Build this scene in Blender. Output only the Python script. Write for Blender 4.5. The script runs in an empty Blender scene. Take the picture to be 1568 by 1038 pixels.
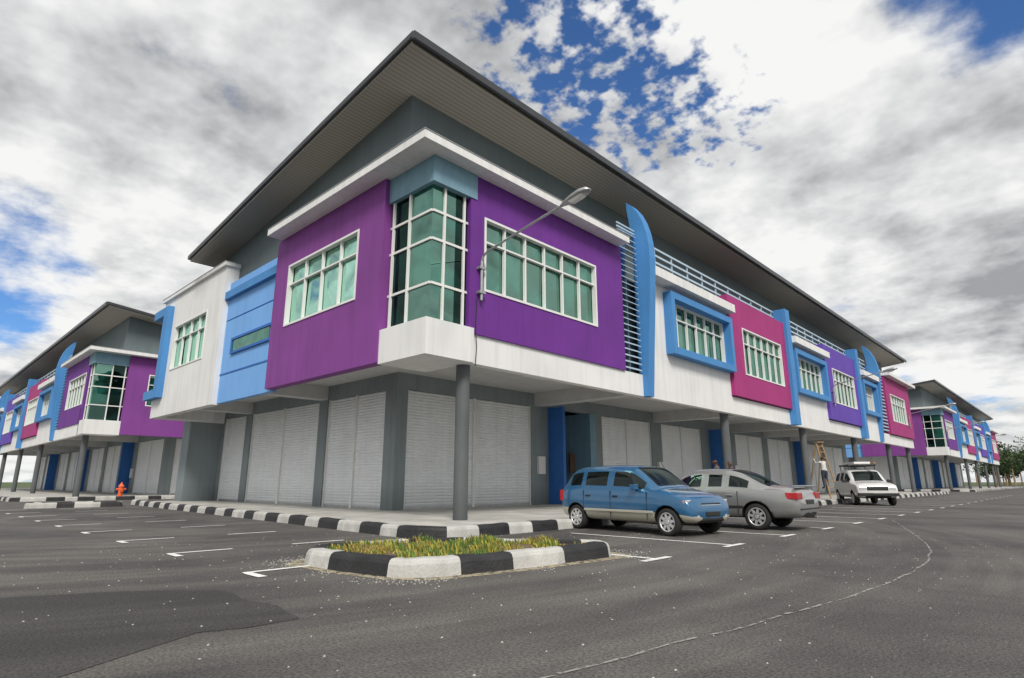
import bpy, math, random, bmesh
from mathutils import Vector, Matrix
from mathutils import noise as NZ
random.seed(7)
S=0.85   # survey units -> metres
SC=bpy.context.scene
COL=bpy.context.collection

# ------------------------------------------------------------------ materials
def mat(name,col,rough=.7,metal=0,var=.12,scale=3.,bump=.0,bscale=40.,streak=0.,spec=.5,coat=0.,grime=0.):
    m=bpy.data.materials.new(name);m.use_nodes=True;nt=m.node_tree;N=nt.nodes;L=nt.links
    b=N['Principled BSDF'];b.inputs['Roughness'].default_value=rough;b.inputs['Metallic'].default_value=metal
    b.inputs['Specular IOR Level'].default_value=spec;b.inputs['Coat Weight'].default_value=coat
    b.inputs['Coat Roughness'].default_value=.05
    tc=N.new('ShaderNodeTexCoord')
    n=N.new('ShaderNodeTexNoise');n.inputs['Scale'].default_value=scale;n.inputs['Detail'].default_value=3
    L.new(tc.outputs['Object'],n.inputs['Vector'])
    mr=N.new('ShaderNodeMapRange');mr.inputs[1].default_value=.3;mr.inputs[2].default_value=.7
    mr.inputs[3].default_value=1-var;mr.inputs[4].default_value=1+var*.5
    L.new(n.outputs['Fac'],mr.inputs[0])
    mx=N.new('ShaderNodeVectorMath');mx.operation='SCALE';mx.inputs[0].default_value=col[:3]
    last=mr.outputs[0]
    def mul(a,b_):
        mm=N.new('ShaderNodeMath');mm.operation='MULTIPLY';L.new(a,mm.inputs[0]);L.new(b_,mm.inputs[1]);return mm.outputs[0]
    if streak>0:
        mp=N.new('ShaderNodeMapping');mp.inputs['Scale'].default_value=(2.5,2.5,.16)
        L.new(tc.outputs['Object'],mp.inputs['Vector'])
        n2=N.new('ShaderNodeTexNoise');n2.inputs['Scale'].default_value=2.2;n2.inputs['Detail'].default_value=3
        L.new(mp.outputs[0],n2.inputs['Vector'])
        m2=N.new('ShaderNodeMapRange');m2.inputs[1].default_value=.45;m2.inputs[2].default_value=.75
        m2.inputs[3].default_value=1;m2.inputs[4].default_value=1-streak
        L.new(n2.outputs['Fac'],m2.inputs[0]);last=mul(last,m2.outputs[0])
    if grime>0:   # splash-back dirt near the ground
        sp=N.new('ShaderNodeSeparateXYZ');L.new(tc.outputs['Object'],sp.inputs[0])
        ad=N.new('ShaderNodeMath');ad.operation='MULTIPLY_ADD';L.new(n.outputs['Fac'],ad.inputs[0]);ad.inputs[1].default_value=-.9;L.new(sp.outputs[2],ad.inputs[2])
        m3=N.new('ShaderNodeMapRange');m3.inputs[1].default_value=-.35;m3.inputs[2].default_value=.45;m3.inputs[3].default_value=1-grime;m3.inputs[4].default_value=1
        L.new(ad.outputs[0],m3.inputs[0]);last=mul(last,m3.outputs[0])
    L.new(last,mx.inputs['Scale']);L.new(mx.outputs[0],b.inputs['Base Color'])
    if bump>0:
        n3=N.new('ShaderNodeTexNoise');n3.inputs['Scale'].default_value=bscale;n3.inputs['Detail'].default_value=2
        L.new(tc.outputs['Object'],n3.inputs['Vector'])
        bp=N.new('ShaderNodeBump');bp.inputs['Strength'].default_value=bump;bp.inputs['Distance'].default_value=.02
        L.new(n3.outputs['Fac'],bp.inputs['Height']);L.new(bp.outputs[0],b.inputs['Normal'])
    return m
M={}
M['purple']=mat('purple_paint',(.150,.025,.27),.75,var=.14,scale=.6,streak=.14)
M['purple_sunlit']=mat('purple_paint_sunlit',(.225,.050,.28),.75,var=.13,scale=.6,streak=.14)  # same purple, with warm sunlight on the left face put into the colour
M['indigo']=mat('indigo_paint',(.12,.055,.40),.75,var=.1,scale=.7,streak=.1)
M['magenta']=mat('magenta_paint',(.37,.03,.18),.75,var=.12,scale=.7,streak=.12)
M['white']=mat('white_paint',(.78,.78,.77),.75,var=.06,scale=.9,streak=.12)
M['lblue']=mat('light_blue_paint',(.18,.41,.80),.75,var=.06,scale=.8,streak=.08)
M['fin']=mat('blue_paint',(.065,.25,.56),.7,var=.08,scale=.8,streak=.1)
M['dblue']=mat('deep_blue_paint',(.03,.15,.48),.7,var=.1)
M['header']=mat('blue_grey_paint',(.20,.35,.44),.75,var=.08,streak=.1)
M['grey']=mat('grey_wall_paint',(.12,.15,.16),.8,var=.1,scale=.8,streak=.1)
M['grey2']=mat('ground_grey_paint',(.25,.29,.305),.8,var=.1,scale=.8,streak=.14,grime=.4)
M['colm']=mat('column_grey_paint',(.11,.12,.125),.75,var=.12,scale=1.5,streak=.15,grime=.3)
M['soff']=mat('ceiling_paint',(.58,.58,.57),.85,var=.08)
M['shut']=mat('roller_shutter_metal',(.86,.88,.90),.5,var=.05,scale=1.2,streak=.07,grime=.2)
M['rail']=mat('rail_paint',(.42,.55,.66),.5,var=.05)
M['frame']=mat('window_frame_white',(.78,.78,.76),.4,var=.03)
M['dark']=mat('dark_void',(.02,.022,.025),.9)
M['fascia']=mat('roof_fascia_metal',(.055,.058,.065),.4,metal=.3,var=.1)
M['galv']=mat('galvanised_steel',(.42,.43,.43),.4,metal=.7,var=.15,scale=8)
M['kw']=mat('kerb_white',(.76,.75,.71),.8,var=.25,scale=2.5,bump=.5,bscale=30,streak=.2,grime=.35)
M['kb']=mat('kerb_black',(.022,.022,.024),.65,var=.45,scale=3.5,bump=.5,bscale=30)
M['conc']=mat('pavement_concrete',(.46,.45,.42),.9,var=.25,scale=1.2,bump=.3)
M['soil']=mat('soil',(.17,.12,.07),.95,var=.45,scale=6,bump=.8,bscale=20)
M['wood']=mat('wood',(.33,.22,.12),.8,var=.25,scale=8)
M['brown']=mat('timber_door',(.12,.07,.045),.6,var=.2,scale=4)
M['skin']=mat('skin',(.16,.08,.05),.6,var=.05)
M['hair']=mat('hair',(.012,.01,.01),.6)
M['pants']=mat('trousers',(.03,.035,.06),.85)
M['orange']=mat('hydrant_paint',(.75,.13,.03),.5)
def soffit():
    m=bpy.data.materials.new('roof_soffit_panels');m.use_nodes=True;nt=m.node_tree;N=nt.nodes;L=nt.links
    b=N['Principled BSDF'];b.inputs['Roughness'].default_value=.6;tc=N.new('ShaderNodeTexCoord');w=N.new('ShaderNodeTexWave');w.bands_direction='Y'
    w.inputs['Scale'].default_value=2.4;L.new(tc.outputs['Object'],w.inputs['Vector'])
    r=N.new('ShaderNodeValToRGB');r.color_ramp.elements[0].position=.0;r.color_ramp.elements[1].position=.2
    r.color_ramp.elements[0].color=(.17,.158,.138,1);r.color_ramp.elements[1].color=(.31,.29,.25,1);L.new(w.outputs['Fac'],r.inputs[0]);L.new(r.outputs[0],b.inputs['Base Color'])
    return m
M['soffit']=soffit()
def glass(name,tint,base,fac,top=.95):
    m=bpy.data.materials.new(name);m.use_nodes=True;nt=m.node_tree;N=nt.nodes;L=nt.links;N.clear()
    o=N.new('ShaderNodeOutputMaterial');g=N.new('ShaderNodeBsdfGlossy');d=N.new('ShaderNodeBsdfDiffuse');x=N.new('ShaderNodeMixShader')
    g.inputs['Color'].default_value=(*tint,1);g.inputs['Roughness'].default_value=.015
    tc=N.new('ShaderNodeTexCoord');n=N.new('ShaderNodeTexNoise');n.inputs['Scale'].default_value=.8;n.inputs['Detail'].default_value=1
    n2=N.new('ShaderNodeTexNoise');n2.inputs['Scale'].default_value=1.1;n2.inputs['Detail'].default_value=2
    L.new(tc.outputs['Object'],n2.inputs['Vector']);r=N.new('ShaderNodeValToRGB');r.color_ramp.elements[0].position=.42;r.color_ramp.elements[1].position=.6
    r.color_ramp.elements[0].color=(base[0]*.15,base[1]*.15,base[2]*.15,1);r.color_ramp.elements[1].color=(*base,1)
    L.new(n2.outputs['Fac'],r.inputs[0]);L.new(r.outputs[0],d.inputs['Color'])
    lw=N.new('ShaderNodeLayerWeight');lw.inputs['Blend'].default_value=.3
    mr=N.new('ShaderNodeMapRange');mr.inputs[3].default_value=fac;mr.inputs[4].default_value=top
    L.new(lw.outputs['Fresnel'],mr.inputs[0]);L.new(mr.outputs[0],x.inputs[0]);L.new(d.outputs[0],x.inputs[1]);L.new(g.outputs[0],x.inputs[2])
    bp=N.new('ShaderNodeBump');bp.inputs['Strength'].default_value=.35;bp.inputs['Distance'].default_value=.1
    L.new(tc.outputs['Object'],n.inputs['Vector']);L.new(n.outputs['Fac'],bp.inputs['Height']);L.new(bp.outputs[0],g.inputs['Normal'])
    L.new(x.outputs[0],o.inputs['Surface']);return m
M['glass']=glass('green_tinted_glass',(.42,.72,.60),(.012,.10,.075),.32)
M['glassd']=glass('green_glass_dark_inside',(.20,.36,.31),(.004,.02,.017),.08,.7)  # same green glass; the unlit interior behind is painted into its colour
M['carglass']=glass('car_window_glass',(.40,.48,.46),(.012,.016,.016),.10,.75)
def asphalt(name,c1,c2,smear=.7):
    m=bpy.data.materials.new(name);m.use_nodes=True;nt=m.node_tree;N=nt.nodes;L=nt.links;b=N['Principled BSDF']
    b.inputs['Roughness'].default_value=.85
    tc=N.new('ShaderNodeTexCoord')
    def noise(s,d,rough=.6,vec=None):
        n=N.new('ShaderNodeTexNoise');n.noise_dimensions='2D';n.inputs['Scale'].default_value=s;n.inputs['Detail'].default_value=d;n.inputs['Roughness'].default_value=rough
        L.new(vec or tc.outputs['Object'],n.inputs['Vector']);return n
    n1=noise(.33,6,.68);r1=N.new('ShaderNodeValToRGB');r1.color_ramp.elements[0].position=.35;r1.color_ramp.elements[1].position=.66
    r1.color_ramp.elements[0].color=(*c1,1);r1.color_ramp.elements[1].color=(*c2,1);L.new(n1.outputs['Fac'],r1.inputs[0])
    # dust dragged along the turning circle by tyres
    sb=N.new('ShaderNodeVectorMath');sb.operation='SUBTRACT';L.new(tc.outputs['Object'],sb.inputs[0]);sb.inputs[1].default_value=(7,19,0)
    sx=N.new('ShaderNodeSeparateXYZ');L.new(sb.outputs[0],sx.inputs[0])
    ln=N.new('ShaderNodeVectorMath');ln.operation='LENGTH';L.new(sb.outputs[0],ln.inputs[0])
    at=N.new('ShaderNodeMath');at.operation='ARCTAN2';L.new(sx.outputs[0],at.inputs[0]);L.new(sx.outputs[1],at.inputs[1])
    a2=N.new('ShaderNodeMath');a2.operation='MULTIPLY';L.new(at.outputs[0],a2.inputs[0]);a2.inputs[1].default_value=1.6
    c3=N.new('ShaderNodeCombineXYZ');L.new(ln.outputs['Value'],c3.inputs[0]);L.new(a2.outputs[0],c3.inputs[1])
    n2=noise(1.1,5,.6,c3.outputs[0])
    r2=N.new('ShaderNodeMapRange');r2.inputs[1].default_value=.46;r2.inputs[2].default_value=.74;r2.inputs[3].default_value=0;r2.inputs[4].default_value=smear;L.new(n2.outputs['Fac'],r2.inputs[0])
    mx=N.new('ShaderNodeMix');mx.data_type='RGBA';L.new(r2.outputs[0],mx.inputs[0]);L.new(r1.outputs[0],mx.inputs[6]);mx.inputs[7].default_value=(.17,.158,.14,1)
    v=N.new('ShaderNodeTexVoronoi');v.voronoi_dimensions='2D';v.inputs['Scale'].default_value=60;L.new(tc.outputs['Object'],v.inputs['Vector'])
    n3=noise(46,2,.8);r3=N.new('ShaderNodeMapRange');r3.inputs[1].default_value=.3;r3.inputs[2].default_value=.7;r3.inputs[3].default_value=.5;r3.inputs[4].default_value=1.5;L.new(n3.outputs['Fac'],r3.inputs[0])
    sc=N.new('ShaderNodeVectorMath');sc.operation='SCALE';L.new(mx.outputs[2],sc.inputs[0]);L.new(r3.outputs[0],sc.inputs['Scale'])
    L.new(sc.outputs[0],b.inputs['Base Color'])
    bp=N.new('ShaderNodeBump');bp.inputs['Strength'].default_value=.6;bp.inputs['Distance'].default_value=.01;L.new(v.outputs['Distance'],bp.inputs['Height']);L.new(bp.outputs[0],b.inputs['Normal'])
    return m
M['asph']=asphalt('asphalt',(.056,.053,.051),(.105,.098,.092))
M['asph2']=asphalt('fresh_asphalt',(.036,.034,.034),(.056,.053,.051),.25)
def linepaint(name,col,thr,amax=1.):
    m=mat(name,col,.8,var=.2,scale=4);nt=m.node_tree;N=nt.nodes;L=nt.links;b=N['Principled BSDF']
    tc=N.new('ShaderNodeTexCoord');n=N.new('ShaderNodeTexNoise');n.noise_dimensions='2D';n.inputs['Scale'].default_value=9;n.inputs['Detail'].default_value=6;n.inputs['Roughness'].default_value=.7
    L.new(tc.outputs['Object'],n.inputs['Vector']);r=N.new('ShaderNodeMapRange');r.inputs[1].default_value=thr;r.inputs[2].default_value=thr+.1;r.inputs[4].default_value=amax;L.new(n.outputs['Fac'],r.inputs[0]);L.new(r.outputs[0],b.inputs['Alpha']);return m
M['line']=linepaint('white_line_paint',(.76,.76,.74),.28)
M['chalk']=linepaint('chalk_dust',(.40,.38,.35),.42,.75)
M['sand']=linepaint('sand_spill',(.38,.33,.23),.40,.95)
M['grass_g']=mat('distant_grass',(.07,.10,.03),.95,var=.3,scale=.1)

# ------------------------------------------------------------------ mesh helpers
def empty(name):
    o=bpy.data.objects.new(name,None);COL.objects.link(o);return o
def mk(name,verts,faces,mats,idx=None,parent=None,smooth=False):
    me=bpy.data.meshes.new(name);me.from_pydata(verts,[],faces)
    for m in mats: me.materials.append(m)
    if idx: 
        for p,i in zip(me.polygons,idx): p.material_index=i
    if smooth:
        for p in me.polygons:p.use_smooth=True
    me.update();o=bpy.data.objects.new(name,me);COL.objects.link(o)
    if parent:o.parent=parent
    return o
class Parts:
    def __init__(s): s.d={}
    def g(s,n,m):
        k=(n,m if isinstance(m,str) else m.name)
        return s.d.setdefault(k,([],[],m))
    def box(s,n,m,x0,x1,y0,y1,z0,z1):
        V,F,_=s.g(n,m);b=len(V)
        V+= [(x0,y0,z0),(x1,y0,z0),(x1,y1,z0),(x0,y1,z0),(x0,y0,z1),(x1,y0,z1),(x1,y1,z1),(x0,y1,z1)]
        F+= [(b,b+3,b+2,b+1),(b+4,b+5,b+6,b+7),(b,b+1,b+5,b+4),(b+1,b+2,b+6,b+5),(b+2,b+3,b+7,b+6),(b+3,b,b+4,b+7)]
    def fb(s,side,n,m,a0,a1,d0,d1,z0,z1):
        if side=='A': s.box(n,m,a0,a1,d0,d1,z0,z1)
        else: s.box(n,m,d0,d1,a0,a1,z0,z1)
    def poly(s,n,m,v,f):
        V,F,_=s.g(n,m);b=len(V);V+=v;F+=[tuple(b+i for i in q) for q in f]
    def prism(s,n,m,prof,x0,x1):
        k=len(prof);v=[(x0,y,z) for y,z in prof]+[(x1,y,z) for y,z in prof]
        f=[tuple(range(k)),tuple(range(2*k-1,k-1,-1))]+[(i,i+k,(i+1)%k+k,(i+1)%k) for i in range(k)]
        s.poly(n,m,v,f)
    def cyl(s,n,m,p0,p1,r0,r1=None,k=16):
        r1=r0 if r1 is None else r1
        p0=Vector(p0);p1=Vector(p1);d=(p1-p0).normalized();u=d.orthogonal().normalized();w=d.cross(u)
        v=[tuple(p0+(u*math.cos(t)+w*math.sin(t))*r0) for t in [2*math.pi*i/k for i in range(k)]]
        v+=[tuple(p1+(u*math.cos(t)+w*math.sin(t))*r1) for t in [2*math.pi*i/k for i in range(k)]]
        s.poly(n,m,v,[(i,(i+1)%k,(i+1)%k+k,i+k) for i in range(k)]+[tuple(range(k-1,-1,-1)),tuple(range(k,2*k))])
    def build(s,parent):
        for (n,_),(V,F,m) in s.d.items(): mk(n,V,F,[M[m] if isinstance(m,str) else m],parent=parent)

# ------------------------------------------------------------------ shophouse block
bld=empty('shophouse_building')
P=Parts()
def window(side,a0,a1,z0,z1,pl,n,tz=.68,fw=.055):
    f=lambda *q:P.fb(side,'window_frames','frame',*q)
    e=fw*1.3
    f(a0,a1,pl-.03,pl+.15,z1-e,z1);f(a0,a1,pl-.03,pl+.15,z0,z0+e)
    f(a0,a0+e,pl-.028,pl+.15,z0+e,z1-e);f(a1-e,a1,pl-.028,pl+.15,z0+e,z1-e)
    zt=z0+(z1-z0)*tz
    f(a0+e,a1-e,pl+.04,pl+.15,zt-fw/2,zt+fw/2)
    for i in range(n):
        a=a0+(a1-a0)*i/n;b=a0+(a1-a0)*(i+1)/n
        if i:f(a-fw/2,a+fw/2,pl+.045,pl+.15,z0+e,zt-fw/2);f(a-fw/2,a+fw/2,pl+.045,pl+.15,zt+fw/2,z1-e)
        # each pane is set at its own very slight tilt so reflections break from pane to pane
        for (q0,q1) in ((z0,zt),(zt,z1)):
            t=[pl+.155+random.uniform(0,.03) for _ in range(3)];t.append(t[0]+t[2]-t[1])
            c=[(a,q0),(b,q0),(b,q1),(a,q1)]
            v=[((x,d,z) if side=='A' else (d,x,z)) for (x,z),d in zip(c,t)]
            P.poly('window_glass','glass',v,[(0,1,2,3)])
def wallwin(side,m,nm,A0,A1,Z0,Z1,pl,th,w=None,n=6):
    a0,a1,z0,z1=w
    P.fb(side,nm,m,A0,A1,pl,pl+th,Z0,z0);P.fb(side,nm,m,A0,A1,pl,pl+th,z1,Z1)
    P.fb(side,nm,m,A0,a0,pl,pl+th,z0,z1);P.fb(side,nm,m,a1,A1,pl,pl+th,z0,z1)
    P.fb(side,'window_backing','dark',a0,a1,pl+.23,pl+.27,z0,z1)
    window(side,a0,a1,z0,z1,pl,n)
def boxwin(side,a0,a1,z0,z1,pl,n):
    t=.3;d=pl-.4
    P.fb(side,'window_box','fin',a0,a1,d,pl-.002,z1-t,z1);P.fb(side,'window_box','fin',a0,a1,d,pl-.002,z0,z0+t)
    P.fb(side,'window_box','fin',a0,a0+t,d,pl-.002,z0+t,z1-t);P.fb(side,'window_box','fin',a1-t,a1,d,pl-.002,z0+t,z1-t)
XE=71.0
def shutter(side,a0,a1,z0,z1,pl):
    n=int((z1-z0)/.115);V=[];F=[];h=(z1-z0)/n
    for i in range(n):
        z=z0+i*h
        for dz,dd in ((0,.035),(h*.2,.008),(h*.55,0),(h*.85,.012)):
            for a in (a0,a1):
                V.append((a,pl+dd,z+dz) if side=='A' else (pl+dd,a,z+dz))
    for a in (a0,a1): V.append((a,pl+.05,z1) if side=='A' else (pl+.05,a,z1))
    k=len(V)//2
    for i in range(k-1): F.append((2*i,2*i+1,2*i+3,2*i+2))
    P.poly('roller_shutters','shut',V,F)
    P.fb(side,'shutter_bottom_bars','galv',a0,a1,pl-.01,pl+.025,z0,z0+.1)
def shut2(side,a0,a1,pl,z1=4.6,split=True):
    z0=.15
    if split:
        c=(a0+a1)/2
        shutter(side,a0+.06,c-.06,z0,z1,pl+.12);shutter(side,c+.06,a1-.06,z0,z1,pl+.12)
        P.fb(side,'shutter_guides','frame',c-.06,c+.06,pl+.06,pl+.2,z0,z1)
    else: shutter(side,a0+.06,a1-.06,z0,z1,pl+.12)
    P.fb(side,'shutter_guides','frame',a0,a0+.06,pl+.06,pl+.2,z0,z1);P.fb(side,'shutter_guides','frame',a1-.06,a1,pl+.06,pl+.2,z0,z1)
LX=12.85;LY=18.2;CZ=5.2
sh=[(18.95,23.3),(24.0,31.0),(31.7,34.6)]
for i,(a,b) in enumerate(sh): shut2('B',a,b,LX,split=i<2)
prev=LY
for a,b in sh+[(36.0,36.0)]:
    P.fb('B','ground_floor_walls','grey2',prev,a,LX,LX+.35,.0,4.6);prev=b
P.fb('B','ground_floor_walls','grey2',LY,36.0,LX,LX+.35,4.6,CZ)
P.box('ground_floor_walls','grey2',11.2,LX,34.9,36.0,0,CZ)
sr=[(13.35,20.4,'s'),(21.6,25.0,'d'),(26.0,31.0,'s'),(32.2,37.4,'s'),(38.6,41.2,'d'),(42.8,48,'s'),(49,54,'s'),(55,57,'d'),(58,62.8,'s'),(63.6,69.8,'s')]
prev=LX+.35
for a,b,t in sr+[(XE,XE,'')]:
    P.fb('A','ground_floor_walls','grey2',prev,a,LY,LY+.35,0,4.6)
    if t=='s': shut2('A',a,b,LY)
    if t=='d':
        P.box('stair_entrance','dblue',a-.02,a+.16,LY-.9,20.4,0.0,4.6);P.box('stair_entrance','header',b-.16,b+.3,LY-.08,20.4,0.0,4.6)
        P.box('stair_back_wall','soff',a+.16,b-.16,20.2,20.3,0,4.6);P.box('stair_door_leaf','brown',a+.8,b-.8,20.1,20.19,.1,3.2)
        P.box('notice_board','brown',b-.75,b-.35,19.0,19.1,1.6,2.6)
    prev=b
P.fb('A','ground_floor_walls','grey2',LX+.35,XE,LY,LY+.35,4.6,CZ)
P.box('interior_core','dark',13.4,XE-.2,20.5,35.8,0,CZ)
P.box('ground_floor_walls','grey2',XE-.15,XE,LY+.35,36,0,CZ)
P.box('ceiling_slab','soff',9.45,XE,12.3,36,CZ,5.38)
for y in (23.3,31.0): P.box('ceiling_beams','soff',9.45,LX-.002,y,y+.6,4.62,CZ-.002)
for x in (20.6,31.3,42.0,48.2,54.2,63.0): P.box('ceiling_beams','soff',x,x+.6,12.3,LY-.002,4.62,CZ-.002)
P.box('ceiling_beams','grey2',9.45,XE,12.3,12.7,4.8,CZ-.002);P.box('ceiling_beams','grey2',9.45,9.9,12.7,34.5,4.8,CZ-.002)
for x in (11.02,28.2,39.5,51,62.,70.2): P.cyl('columns','colm',(x,12.45,0),(x,12.45,5.2),.2,k=24)
for x in (16.5,24,34.5,45,57,66): P.box('ceiling_lights','frame',x,x+1.2,15,15.12,CZ-.08,CZ-.003)
for x in (20.75,31.5,42.1,57.5): P.box('meter_boxes','frame',x,x+.45,LY-.14,LY-.002,1.5,2.3)
P.box('white_band','white',10.92,XE,12.0,12.3,4.4,5.25)
P.box('bay_base','white',9.2,10.92,11.9,14.05,4.4,5.4)
wallwin('A','purple','purple_panel',10.75,18.75,5.25,10.2,11.93,.35,(11.3,17.0,6.6,8.95),6)
wallwin('B','purple_sunlit','left_purple_panel',14.05,21.25,4.45,10.2,9.15,.35,(15.4,20.15,6.6,8.95),4)
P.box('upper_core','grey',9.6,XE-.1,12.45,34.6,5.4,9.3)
# glass bay
z0,z1=5.4,9.4
P.box('corner_glass','glass',9.45,9.5,12.15,13.1,z0,z1);P.box('corner_glass_dark','glassd',9.45,9.5,13.1,14.05,z0,z1)
P.box('corner_glass','glass',9.45,10.3,12.1,12.15,z0,z1);P.box('corner_glass_dark','glassd',10.3,10.75,12.1,12.15,z0,z1)
for y in (13.1,13.9):
    P.box('corner_glass_frame','frame',9.38,9.448,y-.035,y+.035,z0,z1)
for x in (9.86,10.6):
    P.box('corner_glass_frame','frame',x-.03,x+.03,12.03,12.098,z0,z1)
for z in (6.45,7.75,8.6):
    P.box('corner_glass_frame','frame',9.40,9.447,12.1,14.05,z-.035,z+.035);P.box('corner_glass_frame','frame',9.45,10.75,12.05,12.097,z-.035,z+.035)
P.box('corner_header','header',9.3,10.98,11.9,14.05,9.4,10.2)
P.box('canopy','white',8.55,18.6,11.4,13.7,10.2,10.45);P.box('canopy','white',8.55,9.7,13.7,20.95,10.2,10.45)
P.box('canopy_flashing','galv',8.53,18.62,11.38,11.6,10.45,10.47);P.box('canopy_flashing','galv',8.53,8.75,11.6,20.97,10.45,10.47)
# louvres
P.box('louvre_backing','dblue',18.76,20.0,12.5,12.6,5.3,11.1)
for i in range(24):
    z=5.4+i*.245;P.poly('louvres','rail',[(18.8,11.95,z),(19.98,11.95,z),(19.98,12.12,z+.1),(18.8,12.12,z+.1),(18.8,11.95,z-.03),(19.98,11.95,z-.03),(19.98,12.12,z+.07),(18.8,12.12,z+.07)],[(0,1,2,3),(7,6,5,4),(0,4,5,1),(1,5,6,2),(2,6,7,3),(3,7,4,0)])
P.box('louvres','rail',19.36,19.42,12.13,12.2,5.3,11.2)
curv=[(11.8,4.4),(11.68,6),(11.52,8),(11.42,9.4),(11.39,10.1),(11.42,10.7),(11.50,11.2),(11.64,11.7),(11.84,12.15),(12.12,12.55),(12.38,12.8),(12.36,12.4),(12.27,11.8),(12.20,11.2),(12.16,10.6),(12.15,4.4)]
P.prism('blue_fins','fin',curv,20.05,20.5)
P.prism('blue_fins','fin',curv,57.3,57.8)
for x in (36.2,51.5): P.box('blue_fins','fin',x,x+.7,11.62,12.35,4.4,11.4)
def section(x0,x1,m,nm,w,boxed):
    if boxed:
        wallwin('A','white','white_panel',x0,x1,5.25,9.4,12.0,.35,w,6)
        boxwin('A',w[0]-.3,w[1]+.3,w[2]-.3,w[3]+.3,12.0,6)
        P.box('window_canopies','white',x0,x1-.1,11.4,12.45,9.4,9.8)
    else:
        wallwin('A',m,nm,x0,x1,5.3,10.5,11.8,.5,w,6)
section(20.5,28.3,'','',(22.35,27.9,6.7,8.85),True)
section(28.3,36.2,'magenta','magenta_panel',(29.8,35.3,6.5,9.0),False)
section(36.9,43.7,'','',(37.6,43.1,6.7,8.85),True)
section(43.7,51.5,'indigo','indigo_panel',(45.2,50.6,6.5,9.0),False)
section(52.2,57.3,'','',(53.0,56.9,6.7,8.85),True)
section(61.0,70.95,'magenta','magenta_panel',(62.5,68.5,6.5,9.0),False)
P.box('louvre_backing','dblue',57.8,61.0,12.5,12.6,5.3,11.1)
for i in range(19):
    z=5.5+i*.3;P.box('louvres','rail',57.85,60.95,11.95,12.1,z,z+.1)
P.box('end_canopy','white',60.9,72.2,11.3,13.7,10.5,10.78)
for x in [20.7+i*1.53 for i in range(24)]: P.box('roof_railing','rail',x-.03,x+.03,12.36,12.42,9.3,11.35)
for z in (10.0,10.33,10.66,10.99,11.32): P.box('roof_railing','rail',20.6,57.3,12.33,12.36,z-.045,z+.045)
for z in (11.15,11.3): P.box('roof_railing','rail',18.7,20.0,12.0,12.05,z,z+.06)
rz=lambda y:13.45-.12*(y-12.03)
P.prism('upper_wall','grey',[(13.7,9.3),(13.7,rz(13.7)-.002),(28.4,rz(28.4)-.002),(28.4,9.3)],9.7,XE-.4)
x0,x1,y0,y1=8.45,73.,12.03,29.3
P.prism('roof_soffit','soffit',[(y0,rz(y0)),(y0,rz(y0)+.1),(y1,rz(y1)+.1),(y1,rz(y1))],x0,x1)
P.prism('roof_sheet','fascia',[(y0-.12,rz(y0)+.12),(y0-.12,rz(y0)+.3),(y1+.1,rz(y1)+.28),(y1+.1,rz(y1)+.1)],x0-.1,x1+.1)
P.box('gutter','fascia',x0-.1,x1+.1,y0-.22,y0-.122,rz(y0)+.02,rz(y0)+.26)
# left blue panel
P.fb('B','blue_panel','lblue',21.25,26.4,9.38,9.6,4.4,8.0);P.fb('B','blue_panel','lblue',21.25,26.4,9.38,9.6,8.06,9.3)
P.fb('B','blue_panel','dblue',21.25,26.4,9.44,9.6,8.0,8.06)
P.fb('B','blue_panel','lblue',21.25,26.4,9.38,9.6,9.34,9.8);P.fb('B','blue_ledge','fin',21.25,26.4,9.2,9.6,9.0,9.34)
P.fb('B','slot_window','glass',21.8,25.3,9.34,9.379,6.5,7.0)
for q in ((21.7,25.4,9.3,9.378,7.0,7.1),(21.7,25.4,9.3,9.378,6.4,6.5),(25.3,25.4,9.3,9.378,6.5,7.0)): P.fb('B','slot_window_frame','dblue',*q)
P.fb('B','blue_panel','dblue',21.25,26.4,9.36,9.378,5.6,5.66)
wallwin('B','white','white_block',26.4,34.8,4.35,10.6,9.15,.35,(28.2,32.6,6.6,8.9),4)
P.box('white_block','white',9.5,12.4,26.4,34.8,9.3,10.6);P.box('white_block','white',9.5,XE,34.6,34.95,4.35,9.3)
P.box('parapet_cap','white',9.02,12.5,26.3,34.95,10.6,10.78);P.box('parapet_flashing','galv',9.0,12.52,26.28,34.97,10.78,10.8)
P.box('white_block','white',9.5,12.0,33.9,34.8,4.36,5.2)
P.box('blue_wrap_frame','fin',8.85,9.148,33.2,33.8,5.3,10.1)
P.box('blue_wrap_frame','fin',8.85,9.148,33.8,35.4,9.65,10.1);P.box('blue_wrap_frame','fin',8.85,9.148,33.8,35.4,5.3,5.75)
P.box('blue_wrap_frame','fin',9.148,12.5,34.96,35.4,9.67,10.08);P.box('blue_wrap_frame','fin',9.148,12.5,34.96,35.4,5.32,5.73)
P.cyl('antenna','galv',(24,14,13.3),(24,14,16),.03,k=6);P.cyl('antenna','galv',(60,14,13.3),(60,14,15.5),.03,k=6)
for a,b in (((10.97,11.86,6.3),(10.95,11.87,5.3)),((10.95,11.87,5.3),(11.03,11.9,4.9)),((11.03,11.9,4.9),(10.98,11.9,4.3))): P.cyl('cable','dark',a,b,.014,k=6)
P.build(bld)
kids=list(bld.children)
def clone(loc,rot,scl):
    e=empty('shophouse_building');e.location=loc;e.rotation_euler=(0,0,rot);e.scale=scl
    for k in kids:
        o=bpy.data.objects.new(k.name.split('.')[0],k.data);COL.objects.link(o);o.parent=e
    return e
clone((-2.8,40.4,0),math.pi/2,(1,-1,1))
clone((81.5,0,0),0,(1,1,1))

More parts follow.
